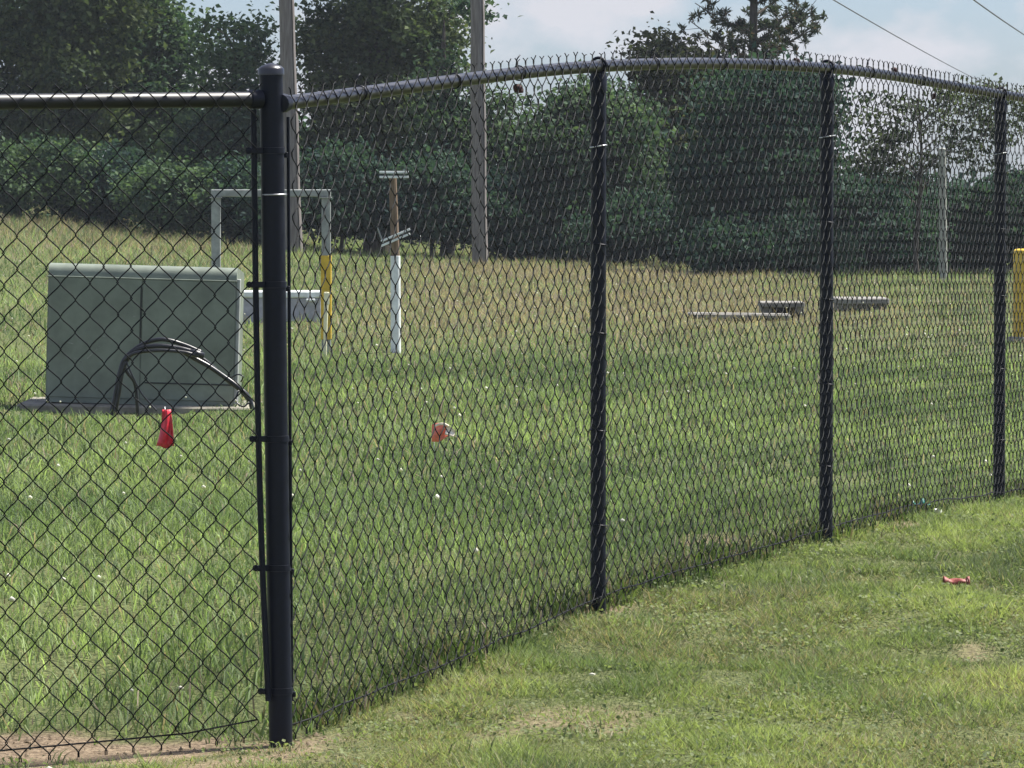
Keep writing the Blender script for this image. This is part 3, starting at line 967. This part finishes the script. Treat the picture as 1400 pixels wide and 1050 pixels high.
def pale_pole():
    d = 82.0
    x = at(1290, 0, d).x
    g = float(ground_z(x, d)); zt = at(0, 205, d).z
    t = thing("pale_pole", (x, d, g), "straight pale pole standing before the hedge between the last two posts", "pole")
    smooth_by_angle(MB().lathe((x, d, g - .2), (-.012, 0, 1), [(0, .066), (zt - g + .2, .056)], 14).build("pole_shaft", M_pale_bark, t))
    smooth_by_angle(MB().lathe((x - .012 * (zt - g), d, zt - .004), (0, 0, 1), [(0, .060), (.02, .058), (.035, .03)], 14).build("pole_cap", M_pale_bark, t))
pale_pole()

# ------------------------------------------------------------------ yellow bollard, drain inlet, slab
def yellow_bollard():
    d = 52.0
    x = at(1403, 0, d).x
    g = float(ground_z(x, d)); zt = at(0, 340, d).z
    t = thing("yellow_bollard", (x, d, g), "yellow painted bollard cut off by the right edge", "bollard")
    smooth_by_angle(MB().lathe((x, d, g - .1), (0, 0, 1), [(0, .128), (zt - g + .06, .128), (zt - g + .085, .122), (zt - g + .1, .10)], 24).build("shaft", M_yellow, t))
    smooth_by_angle(MB().lathe((x, d, g - .05), (0, 0, 1), [(0, .2), (.09, .19), (.10, .16)], 20).build("footing", M_conc, t))
yellow_bollard()

def drain():
    d = 60.0
    p = d / FPX
    c = at(1070, 436, d)
    g = float(ground_z(c.x, d))
    t = thing("drain_inlet", (c.x, d, g), "low concrete drain inlet with a dark opening out in the field", "drain")
    zt = at(0, 413, d).z
    w = 60 * p
    MB().box((c.x, d + .3, zt - .03), (w, .7, .06), None, .01).build("cover_slab", M_conc, t)
    MB().box((c.x - w * .36, d + .3, (zt - .06 + g) / 2 - .02), (w * .25, .6, zt - .06 - g + .06), None, .01).build("cheek_wall", M_conc, t)
    MB().box((c.x + w * .40, d + .3, (zt - .06 + g) / 2 - .02), (w * .18, .6, zt - .06 - g + .06), None, .01).build("cheek_wall", M_conc, t)
    MB().box((c.x + w * .05, d + .45, (zt - .06 + g) / 2 - .02), (w * .56, .3, zt - .07 - g + .05), None, .004).build("throat_shade", M_seam, t)  # near-black block stands in for the shade inside the opening
    ap = at(1010, 436, d - .6)
    tag(MB().box((ap.x, d - .6, float(ground_z(ap.x, d)) + .035), (140 * p, .35, .07), Matrix.Rotation(R(.8), 3, 'Y'), .02).build("concrete_curb", M_conc),
        "long low concrete curb lying left of the drain inlet", "curb")
    c2 = at(1180, 420, 63)
    g2 = float(ground_z(c2.x, 63))
    t2 = thing("concrete_vault", (c2.x, 63, g2), "flat pale concrete vault lid right of the third line post", "vault")
    zt2 = at(0, 408, 63).z
    MB().box((c2.x, 63.5, zt2 - .035), (76 * p, 1.0, .07), None, .012).build("lid", M_conc, t2)
    MB().box((c2.x, 63.5, (zt2 - .07 + g2) / 2 - .03), (70 * p, .9, zt2 - .075 - g2 + .06), None, .01).build("collar", M_pad, t2)
drain()

# ------------------------------------------------------------------ marker flags and litter
def cloth(name, pts2, th, m, parent, loc):
    """a limp vinyl sheet: grid of (x, z) rows with fold depth, given thickness"""
    rows, cols = len(pts2), len(pts2[0])
    v = [Vector(loc) + Vector(p) for r in pts2 for p in r] + [Vector(loc) + Vector(p) + Vector((0, th, 0)) for r in pts2 for p in r]
    n = rows * cols
    f = []
    for i in range(rows - 1):
        for j in range(cols - 1):
            a = i * cols + j
            f.append((a, a + 1, a + cols + 1, a + cols)); f.append((n + a, n + a + cols, n + a + cols + 1, n + a + 1))
    edge = [j for j in range(cols)] + [i * cols + cols - 1 for i in range(1, rows)] + [(rows - 1) * cols + j for j in range(cols - 2, -1, -1)] + [i * cols for i in range(rows - 2, 0, -1)]
    for a, b in zip(edge, edge[1:] + edge[:1]):
        f.append((a, n + a, n + b, b))
    return mesh_obj(name, v, f, m, parent, True)

def flags():
    d = 28.0
    p = d / FPX
    c = at(226, 560, d)
    g = float(ground_z(c.x, d))
    t = thing("marker_flag", (c.x, d, g), "limp red marker flag hanging before the green cabinet", "flag", "utility marker flags")
    MB().tube([(c.x, d, g - .05), (c.x + .004, d, (g + c.z) / 2), (c.x - .004, d, c.z + .015)], .0017, 6).build("wire_stem", M_tie, t, True)
    rows = []
    for i in range(9):
        v = i / 8
        wd = (12 + 13 * v ** 1.3) * p; x0 = -(5 + 8 * v ** 2) * p
        rows.append([(x0 + wd * u, -.004 + .018 * math.sin(u * 8 + v * 3) - .012 * v, -v * 52 * p * (1 - .07 * abs(u - .55)) + .006 * math.sin(u * 9) * v) for u in np.linspace(0, 1, 9)])
    cloth("flag_sheet", rows, .0012, M_red, t, c + Vector((0, -.004, 0)))
    d = 29.5
    p = d / FPX
    c = at(606, 590, d)
    g = float(ground_z(c.x, d))
    t = thing("marker_flag", (c.x, d, g), "orange marker flag with highlights painted pale, curled in the field beyond the first bay", "flag", "utility marker flags")
    MB().tube([(c.x - .05, d, g - .05), (c.x - .052, d, c.z + .05)], .0017, 6).build("wire_stem", M_tie, t, True)
    rows = []
    for i in range(8):
        v = i / 7
        row = []
        for u in np.linspace(0, 1, 8):
            top = 12 - 14 * (u - .45) ** 2
            bot = -14 + 16 * max(0, u - .45)
            row.append(((-16 + 24 * u) * p, -.03 * math.sin(u * 3) + .01 * math.sin(v * 6 + u * 5), (top + (bot - top) * v) * p))
        rows.append(row)
    cloth("flag_sheet", rows, .0012, M_orange, t, c)
    rows = [[((5 + 12 * u - 3 * v) * p, -.02 + .02 * u + .01 * math.sin(v * 5), (10 - 9 * u - 14 * v * (1 - .4 * u)) * p) for u in np.linspace(0, 1, 6)] for v in np.linspace(0, 1, 6)]  # folds coloured pale to paint the highlight on the orange sheet
    cloth("sunlit_flag_fold", rows, .0012, M_flag_lit, t, c + Vector((0, -.012, 0)))
    rows = [[((-12 + 20 * u) * p, -.012 - .012 * math.sin(u * 3), (12.5 - 14 * (u - .5) ** 2 - 3.5 * v) * p) for u in np.linspace(0, 1, 6)] for v in np.linspace(0, 1, 3)]
    cloth("sunlit_flag_fold", rows, .0012, M_flag_lit, t, c + Vector((0, -.01, 0)))

def litter():
    gx, gy = on_ground(1309, 806)
    g = float(ground_z(gx, gy))
    p = gy / FPX
    t = thing("crushed_cup", (gx, gy, g), "flattened faded red cup lying in the short grass", "litter")
    rows = [[((-18 + 36 * u) * p, -.03 + .06 * v + .008 * math.sin(u * 7), .020 + (9 * math.sin(v * math.pi) ** .6 * (.6 + .4 * abs(u - .5) * 2)) * p + .004 * math.sin(u * 11 + v * 4)) for u in np.linspace(0, 1, 14)] for v in np.linspace(0, 1, 8)]
    cloth("cup_body", rows, .004, M_redcup, t, (gx, gy, g))
    smooth_by_angle(MB().ring((gx + 15 * p, gy - .012, g + .030), (1, .15, .1), .013, .003, 18, 6).build("cup_rim", M_redcup, t), 80)
    gx, gy = on_ground(1262, 709)
    g = float(ground_z(gx, gy)); p = gy / FPX
    rows = [[((-13 + 24 * u) * p, .05 * v + .01 * math.sin(u * 9), .055 + .03 * math.sin(v * 3.1) * (.5 + .5 * math.sin(u * 10 + 2))) for u in np.linspace(0, 1, 12)] for v in np.linspace(0, 1, 6)]
    tag(cloth("plastic_wrapper", rows, .002, M_teal, None, (gx, gy, g)), "crumpled teal plastic wrapper at the foot of the fence", "litter")
    gx, gy = on_ground(1284, 712)
    g = float(ground_z(gx, gy)); p = gy / FPX
    rows = [[((-5 + 10 * u) * p, .03 * v, .035 + .015 * math.sin(v * 3.1 + u * 4)) for u in np.linspace(0, 1, 7)] for v in np.linspace(0, 1, 5)]
    tag(cloth("paper_scrap", rows, .001, M_paper, None, (gx, gy, g)), "small white paper scrap beside the teal wrapper", "litter")
    # dead leaves caught in the fabric
    def dead(px, py, frac_b, label, s, rot):
        k = min(range(len(rail_curve)), key=lambda i: abs(CX + FPX * rail_curve[i].x / rail_curve[i].y - px))
        q = rail_curve[k]
        d_ = q.y - .04
        c = at(px, py, d_)
        rows = []
        for v in np.linspace(0, 1, 7):
            wd = s * math.sin(math.pi * min(1, .08 + v * .92)) ** .8 * .5
            rows.append([Vector((wd * u + .2 * s * v * v, .25 * s * abs(u) - .1 * s, -v * s * 1.3)) for u in np.linspace(-1, 1, 6)])
        rt = Matrix.Rotation(rot, 3, 'Y')
        rows = [[tuple(rt @ e) for e in r] for r in rows]
        tag(cloth("dead_leaf", rows, .0012, M_dead, None, c), label, "leaf", "dead leaves caught on the fence")
    dead(703, 116, 0, "reddish dead leaf caught in the mesh beside the clear standing utility pole", .030, -.7)
    dead(1092, 88, 0, "dark dead leaf standing on the top rail just left of the third post", .024, 2.6)
    dead(1160, 94, 0, "small dark dead leaf on the top rail right of the third post", .022, 1.9)
    dead(1226, 98, 0, "dark dead leaf on the top rail midway between the last two posts", .022, 2.2)
    dead(1278, 128, 0, "brown dead leaf caught below the top rail near the last post", .022, .6)
flags(); litter()

# ------------------------------------------------------------------ power lines far away
def power_line(a, b, label, r):
    A, B = Vector(a), Vector(b)
    pts = []
    for k in range(41):
        t = k / 40
        q = A.lerp(B, t); q.z -= 1.0 * 4 * t * (1 - t) * .25
        pts.append(q)
    tag(MB().tube(pts, r, 6).build("power_line", M_line, None, True), label, "power line", "power lines in the sky")
def far(px, py, h):
    d = (h - EYE) * FPX / (HORIZON - py)
    return at(px, py, d)
p0, p1 = far(1150, 0, 8.0), far(1330, 103, 8.0)
power_line(p0 + (p0 - p1) * .5, p1 + (p1 - p0) * .45, "longer thin power line sloping down the sky to the fence", .024)
p0, p1 = far(1340, 0, 7.4), far(1400, 40, 7.4)
power_line(p0 + (p0 - p1) * 1.0, p1 + (p1 - p0) * 2.0, "short thin power line crossing the top right corner", .024)

# ------------------------------------------------------------------ trees
def crown_points(ells, d, per, sig, lsize, tone, dens=1.0):
    per, lsize = per * 2.75, lsize * .92
    """clumps of leaves through a set of ellipsoids given as (px, py, rx, ry) in the photograph's scale and a depth spread"""
    Ps, Ns, Cs, centres = [], [], [], []
    parts = []
    for (px, py, rx, ry, dep, k) in ells:
        if rx * ry < 1500 or k < 24:
            parts.append((px, py, rx, ry, dep, k)); continue
        parts.append((px, py, rx * .86, ry * .86, dep, k * .62))
        for _ in range(5):
            a_, q_ = rng.uniform(0, 2 * np.pi), rng.uniform(.55, .86)
            f_ = rng.uniform(.22, .42)
            parts.append((px + rx * q_ * math.cos(a_), py + ry * q_ * math.sin(a_), rx * f_ * 1.1, ry * f_, dep * .5, k * .076))
    for (px, py, rx, ry, dep, k) in parts:
        c = at(px, py, d)
        sx, sz = rx / FPX * d, ry / FPX * d
        nc = max(4, int(k * dens))
        u = rng.normal(0, 1, (nc, 3)); u /= np.linalg.norm(u, axis=1)[:, None]
        rad = rng.random(nc) ** .42
        q = u * rad[:, None] * np.array([sx, dep, sz]) + np.array(c)
        for i in range(nc):
            m = int(per * rng.uniform(.5, 1.5))
            sg = sig * rng.uniform(.6, 1.4)
            off = rng.normal(0, 1, (m, 3)) * np.array([sg, sg, sg * .62])
            p = q[i] + off
            nn = rng.normal(0, 1, (m, 3)) + np.array([0, -.15, .8])
            nn /= np.linalg.norm(nn, axis=1)[:, None]
            t = np.clip(.48 + .36 * rng.normal() + .12 * rng.normal(0, 1, m), 0, 1.25)
            Ps.append(p); Ns.append(nn); Cs.append(mixcol(tone[0], tone[1], t))
            centres.append(q[i])
    P, N, C = np.concatenate(Ps), np.concatenate(Ns), np.concatenate(Cs)
    g = ground_z(P[:, 0], P[:, 1]) + .03
    k = P[:, 2] > g
    P, N, C = P[k], N[k], C[k]
    size = rng.uniform(.55, 1.5, len(P)) * lsize
    return P, N, C, size, centres

GREEN = ((.030, .062, .042), (.092, .142, .068))
DARK = ((.019, .045, .042), (.052, .096, .062))
OLIVE = ((.044, .070, .040), (.125, .158, .066))
RUST = ((.050, .045, .025), (.10, .085, .045))

def tree(name, label, cat, px_trunk, d, ells, per, sig, lsize, tone, trunk_r=.16, top=None, bark=None, limbs=10, dens=1.0, group=None, bend=0):
    x = (px_trunk - CX) / FPX * d
    g = float(ground_z(x, d))
    root = thing(name, (x, d, g), label, cat, group)
    P, N, C, size, cen = crown_points(ells, d, per, sig, lsize, tone, dens)
    V, F, CC = leaves(P, N, size, C)
    tri_obj("crown", V, F, M_leaf, root, CC)
    zt = top if top else max(c[2] for c in cen) - .3
    pts = [(x, d, g - .2)] + [(x + bend * f + .05 * math.sin(f * 5 + px_trunk), d + .04 * math.cos(f * 4), g + (zt - g) * f) for f in (.12, .3, .5, .7, .88, 1)]
    rad = [trunk_r * 1.25, trunk_r, trunk_r * .9, trunk_r * .75, trunk_r * .55, trunk_r * .35, trunk_r * .12]
    mb = MB().tube(pts, rad, 10)
    pick = rng.choice(len(cen), min(limbs, len(cen)), replace=False)
    for i in pick:
        c = Vector(cen[i])
        zb = max(g + .3, min(c.z - .35 * abs(c.x - x) - .2, zt - .1))
        f = min(max((zb - g) / (zt - g), .1), .95)
        b = Vector((x + bend * f, d, zb))
        m = b.lerp(c, .5) + Vector((0, 0, .12 * (c - b).length))
        r0 = trunk_r * (.5 - .3 * f)
        mb.tube([b, b.lerp(m, .5) + Vector((.03, 0, .02)), m, c], [r0, r0 * .75, r0 * .5, r0 * .15], 6)
    smooth_by_angle(mb.build("trunk", bark or M_bark, root), 60)
    return root

G1 = "broadleaf trees behind the field"
tree("broadleaf_tree", "tall dark green tree filling the far left edge", "tree", -40, 101,
     [(-60, 60, 150, 190, 1.6, 150), (-20, -160, 190, 130, 1.8, 60)], 46, .26, .125, GREEN, .2, group=G1)
tree("broadleaf_tree", "tall leafy tree above the left end of the top rail", "tree", 95, 100,
     [(80, 120, 110, 115, 1.5, 140), (90, 20, 90, 55, 1.0, 60), (110, -70, 130, 60, 1.2, 30), (110, -180, 150, 110, 1.8, 40)], 46, .26, .12, OLIVE, .2, group=G1)
tree("broadleaf_tree", "tall dark tree with a broken top left of the corner post", "tree", 215, 102,
     [(205, 140, 95, 95, 1.5, 120), (200, 45, 70, 45, .9, 34), (160, -15, 75, 40, .9, 26), (200, -190, 120, 90, 1.5, 30)], 46, .26, .12, GREEN, .2, group=G1)
tree("broadleaf_tree", "smaller open topped tree just left of the leaning utility pole", "tree", 318, 98,
     [(310, 180, 75, 72, 1.2, 85), (325, 95, 52, 42, .9, 22), (345, 42, 34, 26, .6, 7), (290, 55, 26, 24, .6, 4)], 40, .22, .11, GREEN, .12, group=G1)
tree("broadleaf_tree", "big green tree between the two utility poles", "tree", 515, 99,
     [(500, 150, 100, 105, 1.6, 135), (485, 25, 62, 60, 1.2, 38), (560, 55, 58, 55, 1.2, 24), (540, -90, 110, 70, 1.5, 26), (605, 20, 42, 26, .8, 6), (430, 60, 26, 45, .8, 7), (520, -230, 150, 110, 1.6, 40)], 46, .26, .12, OLIVE, .22, group=G1)
tree("broadleaf_tree", "thin branched tree whose leaves reach behind the clear standing utility pole", "tree", 610, 97,
     [(600, 200, 70, 68, 1.2, 66), (615, 120, 46, 55, .9, 14), (655, 200, 40, 50, .9, 22), (640, 15, 32, 26, .7, 4), (690, 205, 34, 36, .8, 14), (690, 150, 24, 18, .6, 3)], 38, .20, .105, GREEN, .12, group=G1)
tree("rounded_tree", "rounded dark tree rising behind the second bay's left post", "tree", 795, 96,
     [(790, 235, 95, 105, 1.6, 170), (815, 160, 55, 48, 1.0, 60), (730, 240, 55, 72, 1.0, 55), (845, 190, 60, 80, 1.2, 70)], 46, .24, .115, GREEN, .18, group=G1)
tree("rounded_tree", "rusty topped tree peeking over the top rail between second and third posts", "tree", 912, 99,
     [(912, 190, 85, 100, 1.5, 150), (912, 88, 42, 34, .8, 40), (958, 110, 50, 36, .8, 40)], 46, .22, .11, ((.030, .042, .022), (.075, .080, .036)), .18, group=G1)
tree("rounded_tree", "very dark wide tree mass left of the third post", "tree", 1060, 88,
     [(1060, 235, 80, 125, 1.6, 190), (1020, 150, 70, 55, 1.2, 70), (1085, 145, 48, 44, 1.0, 46), (1000, 260, 70, 95, 1.3, 90)], 46, .24, .115, DARK, .18, group=G1)

# the pine above the fence
def pine():
    d = 100.0
    x = (1030 - CX) / FPX * d
    g = float(ground_z(x, d))
    root = thing("pine_tree", (x, d, g), "pine tree with open tufted branches standing above the top rail", "tree")
    H = 8.5
    mb = MB().tube([(x + .02 * math.sin(h * 1.3), d, g + h) for h in np.linspace(-.2, H, 14)], list(np.linspace(.13, .03, 14)), 9)
    Ps, Ns = [], []
    br = []
    for k in range(62):
        h = 2.8 + (H - 3.0) * rng.random() ** 1.5
        a = rng.uniform(0, 2 * np.pi)
        L = (1.35 - .10 * (h - 3)) * rng.uniform(.6, 1.05)
        br.append((h, a, L))
    br += [(3.75, .15, 1.25), (3.7, 3.0, 1.2), (4.1, .3, 1.2), (4.2, 2.7, 1.2), (3.2, .1, .9), (3.3, 3.2, .9)]
    for (h, a, L) in br:
        b = Vector((x, d, g + h)); e = b + Vector((math.cos(a) * L, math.sin(a) * L, L * rng.uniform(.25, .7)))
        m = b.lerp(e, .5) + Vector((0, 0, -.06))
        mb.tube([b, m, e], [.028, .02, .008], 5)
        for f in np.linspace(.3, 1, 8):
            c = b.lerp(e, f) + Vector(rng.normal(0, .11, 3))
            mb.tube([b.lerp(e, f * .92), c], [.008, .004], 4)
            for _ in range(13):
                u = rng.normal(0, 1, 3); u[2] += .5; u /= np.linalg.norm(u)
                Ps.append(np.array(c) + u * .06); Ns.append(u)
    smooth_by_angle(mb.build("trunk", M_bark, root), 60)
    Ps, Ns = np.array(Ps), np.array(Ns)
    # needle tufts: long thin blades along the direction Ns
    n = len(Ps)
    reps = 3
    P = np.repeat(Ps, reps, 0) + rng.normal(0, .02, (n * reps, 3)); T = np.repeat(Ns, reps, 0) + rng.normal(0, .25, (n * reps, 3))
    T /= np.linalg.norm(T, axis=1)[:, None]
    a = rng.normal(0, 1, P.shape); B = np.cross(T, a); B /= np.linalg.norm(B, axis=1)[:, None]
    s = rng.uniform(.09, .18, len(P))[:, None]
    V = np.stack([P - T * s * .5, P + B * .015, P + T * s * .5, P - B * .015], 1).reshape(-1, 3)
    i = (np.arange(len(P)) * 4)[:, None]
    F = np.concatenate([i + [0, 1, 2], i + [0, 2, 3]], 1).reshape(-1, 3)
    C = mixcol((.020, .034, .022), (.055, .070, .040), rng.random(len(P)))
    C[rng.random(len(P)) < .12] = (.09, .06, .04)
    tri_obj("crown", V, F, M_leaf, root, np.repeat(C, 4, 0))
pine()

tree("airy_tree", "open airy tree with sky showing through between the last two posts", "tree", 1255, 86,
     [(1275, 165, 110, 48, 1.2, 52), (1190, 185, 52, 60, .9, 26), (1370, 165, 60, 45, 1.0, 24), (1250, 225, 70, 28, .8, 15), (1330, 210, 60, 30, .8, 13)],
     12, .15, .085, ((.030, .045, .025), (.075, .095, .045)), .045, top=2.9, limbs=26)

G2 = "shrubs along the tree line"
def shrub(label, px, d, ells, tone=GREEN, per=40, lsize=.10, dens=1.0):
    tree("shrub", label, "shrub", px, d, ells, per, .18, lsize, tone, .035, limbs=8, dens=dens, group=G2)
shrub("leafy shrub at the far left above the tall tan grass", 30, 95, [(25, 240, 85, 62, .9, 95)], GREEN)
shrub("dense shrub over the tall grass behind the green cabinet", 150, 96, [(150, 255, 80, 55, .9, 90), (100, 262, 50, 40, .8, 30)], DARK)
shrub("pale flecked shrub behind the top right corner of the cabinet", 235, 94, [(235, 265, 60, 50, .8, 65), (285, 275, 45, 45, .8, 30)], GREEN)
shrub("dark shrub seen inside the steel frame", 345, 94, [(345, 275, 70, 62, .9, 90)], DARK)
shrub("dark shrub behind the leaning utility pole and bracket post", 465, 95, [(465, 265, 85, 75, 1.0, 120)], DARK)
shrub("dark shrub at the foot of the clear standing utility pole", 590, 95, [(590, 275, 75, 70, .9, 105)], DARK)
shrub("dark shrub right of the clear standing utility pole", 690, 95, [(690, 290, 60, 60, .9, 75), (735, 335, 45, 28, .7, 30)], DARK)
shrub("low shrub at the foot of the rounded tree by the second post", 850, 93, [(850, 315, 70, 42, .8, 70)], DARK)
shrub("low dark shrub under the tree with the rusty top", 940, 93, [(940, 310, 60, 52, .8, 70)], DARK)
shrub("low dark brush under the very dark tree mass left of the third post", 1050, 86, [(1050, 345, 75, 36, .8, 90), (985, 340, 40, 34, .7, 35), (1115, 350, 40, 34, .7, 35)], DARK)
shrub("dark hedge like shrub just right of the third post", 1185, 88, [(1180, 320, 70, 62, .9, 115), (1160, 285, 34, 40, .6, 24), (1235, 330, 50, 50, .8, 40)], DARK)
shrub("dark hedge like shrub behind the straight pale pole", 1285, 90, [(1285, 315, 75, 62, .9, 115)], DARK)
shrub("dark hedge like shrub at the right edge behind the yellow bollard", 1400, 89, [(1395, 295, 70, 78, 1.0, 130), (1340, 325, 50, 55, .8, 45)], DARK)

# the wood beyond reads as one dark mass
def far_wood():
    ells = []
    for px in range(-160, 1600, 70):
        ells.append((px, 285 + 12 * math.sin(px * .02), 62, 62 if px < 1120 else 40, 2.0, 30))
        if px < 620: ells.append((px, 200 + 10 * math.sin(px * .05), 58, 50, 1.5, 20))
    P, N, C, size, _ = crown_points(ells, 116, 13, .3, .22, DARK)
    V, F, CC = leaves(P, N, size, C)
    tag(tri_obj("far_wood", V, F, M_leaf, None, CC), "dark wood beyond the shrubs reading as one mass", "wood", kind="stuff")
far_wood()

# crumbs of soil on the bare ground
def clods():
    x, y = scatter(60000, 13.4, 26, .6)
    k = (rng.random(len(x)) < .5 * np.clip(dirt_mask(x, y) - .3, 0, 1)) & (x > -3.2)
    x, y = x[k], y[k]
    z = ground_z(x, y) + .002
    ico = np.array([(0, 0, 1), (.9, 0, .1), (.28, .85, .1), (-.73, .53, .1), (-.73, -.53, .1), (.28, -.85, .1)])
    fcs = np.array([(0, 1, 2), (0, 2, 3), (0, 3, 4), (0, 4, 5), (0, 5, 1)])
    r = rng.uniform(.003, .011, len(x)) * rng.uniform(.4, 1, len(x))
    V = (np.stack([x, y, z], 1)[:, None] + ico[None] * r[:, None, None] * rng.uniform(.5, 1.4, (len(x), 6, 1))).reshape(-1, 3)
    F = (fcs[None] + (np.arange(len(x)) * 6)[:, None, None]).reshape(-1, 3)
    C = np.repeat(mixcol((.09, .065, .042), (.26, .21, .15), rng.random(len(x))), 6, 0)
    tag(tri_obj("soil_crumbs", V, F, M_petal, None, C), "crumbs of dry soil on the bare patches", "soil", kind="stuff")
clods()

# ------------------------------------------------------------------ haze added to lift the dark tones
def haze():
    m = bpy.data.materials.new("shadow_lift_haze")
    m.use_nodes = True
    n, l = m.node_tree.nodes, m.node_tree.links
    n.remove(n["Principled BSDF"])
    v = n.new("ShaderNodeVolumePrincipled")
    v.inputs["Color"].default_value = (.80, .88, 1.0, 1)
    v.inputs["Density"].default_value = .00026
    v.inputs["Anisotropy"].default_value = 0.0
    l.new(v.outputs["Volume"], n["Material Output"].inputs["Volume"])
    o = MB().box((0, 215, 6.4), (500, 580, 15.8)).build("haze", m)
    tag(o, "thin pale haze added over the field to lift the dark tones", "haze", kind="stuff")
haze()
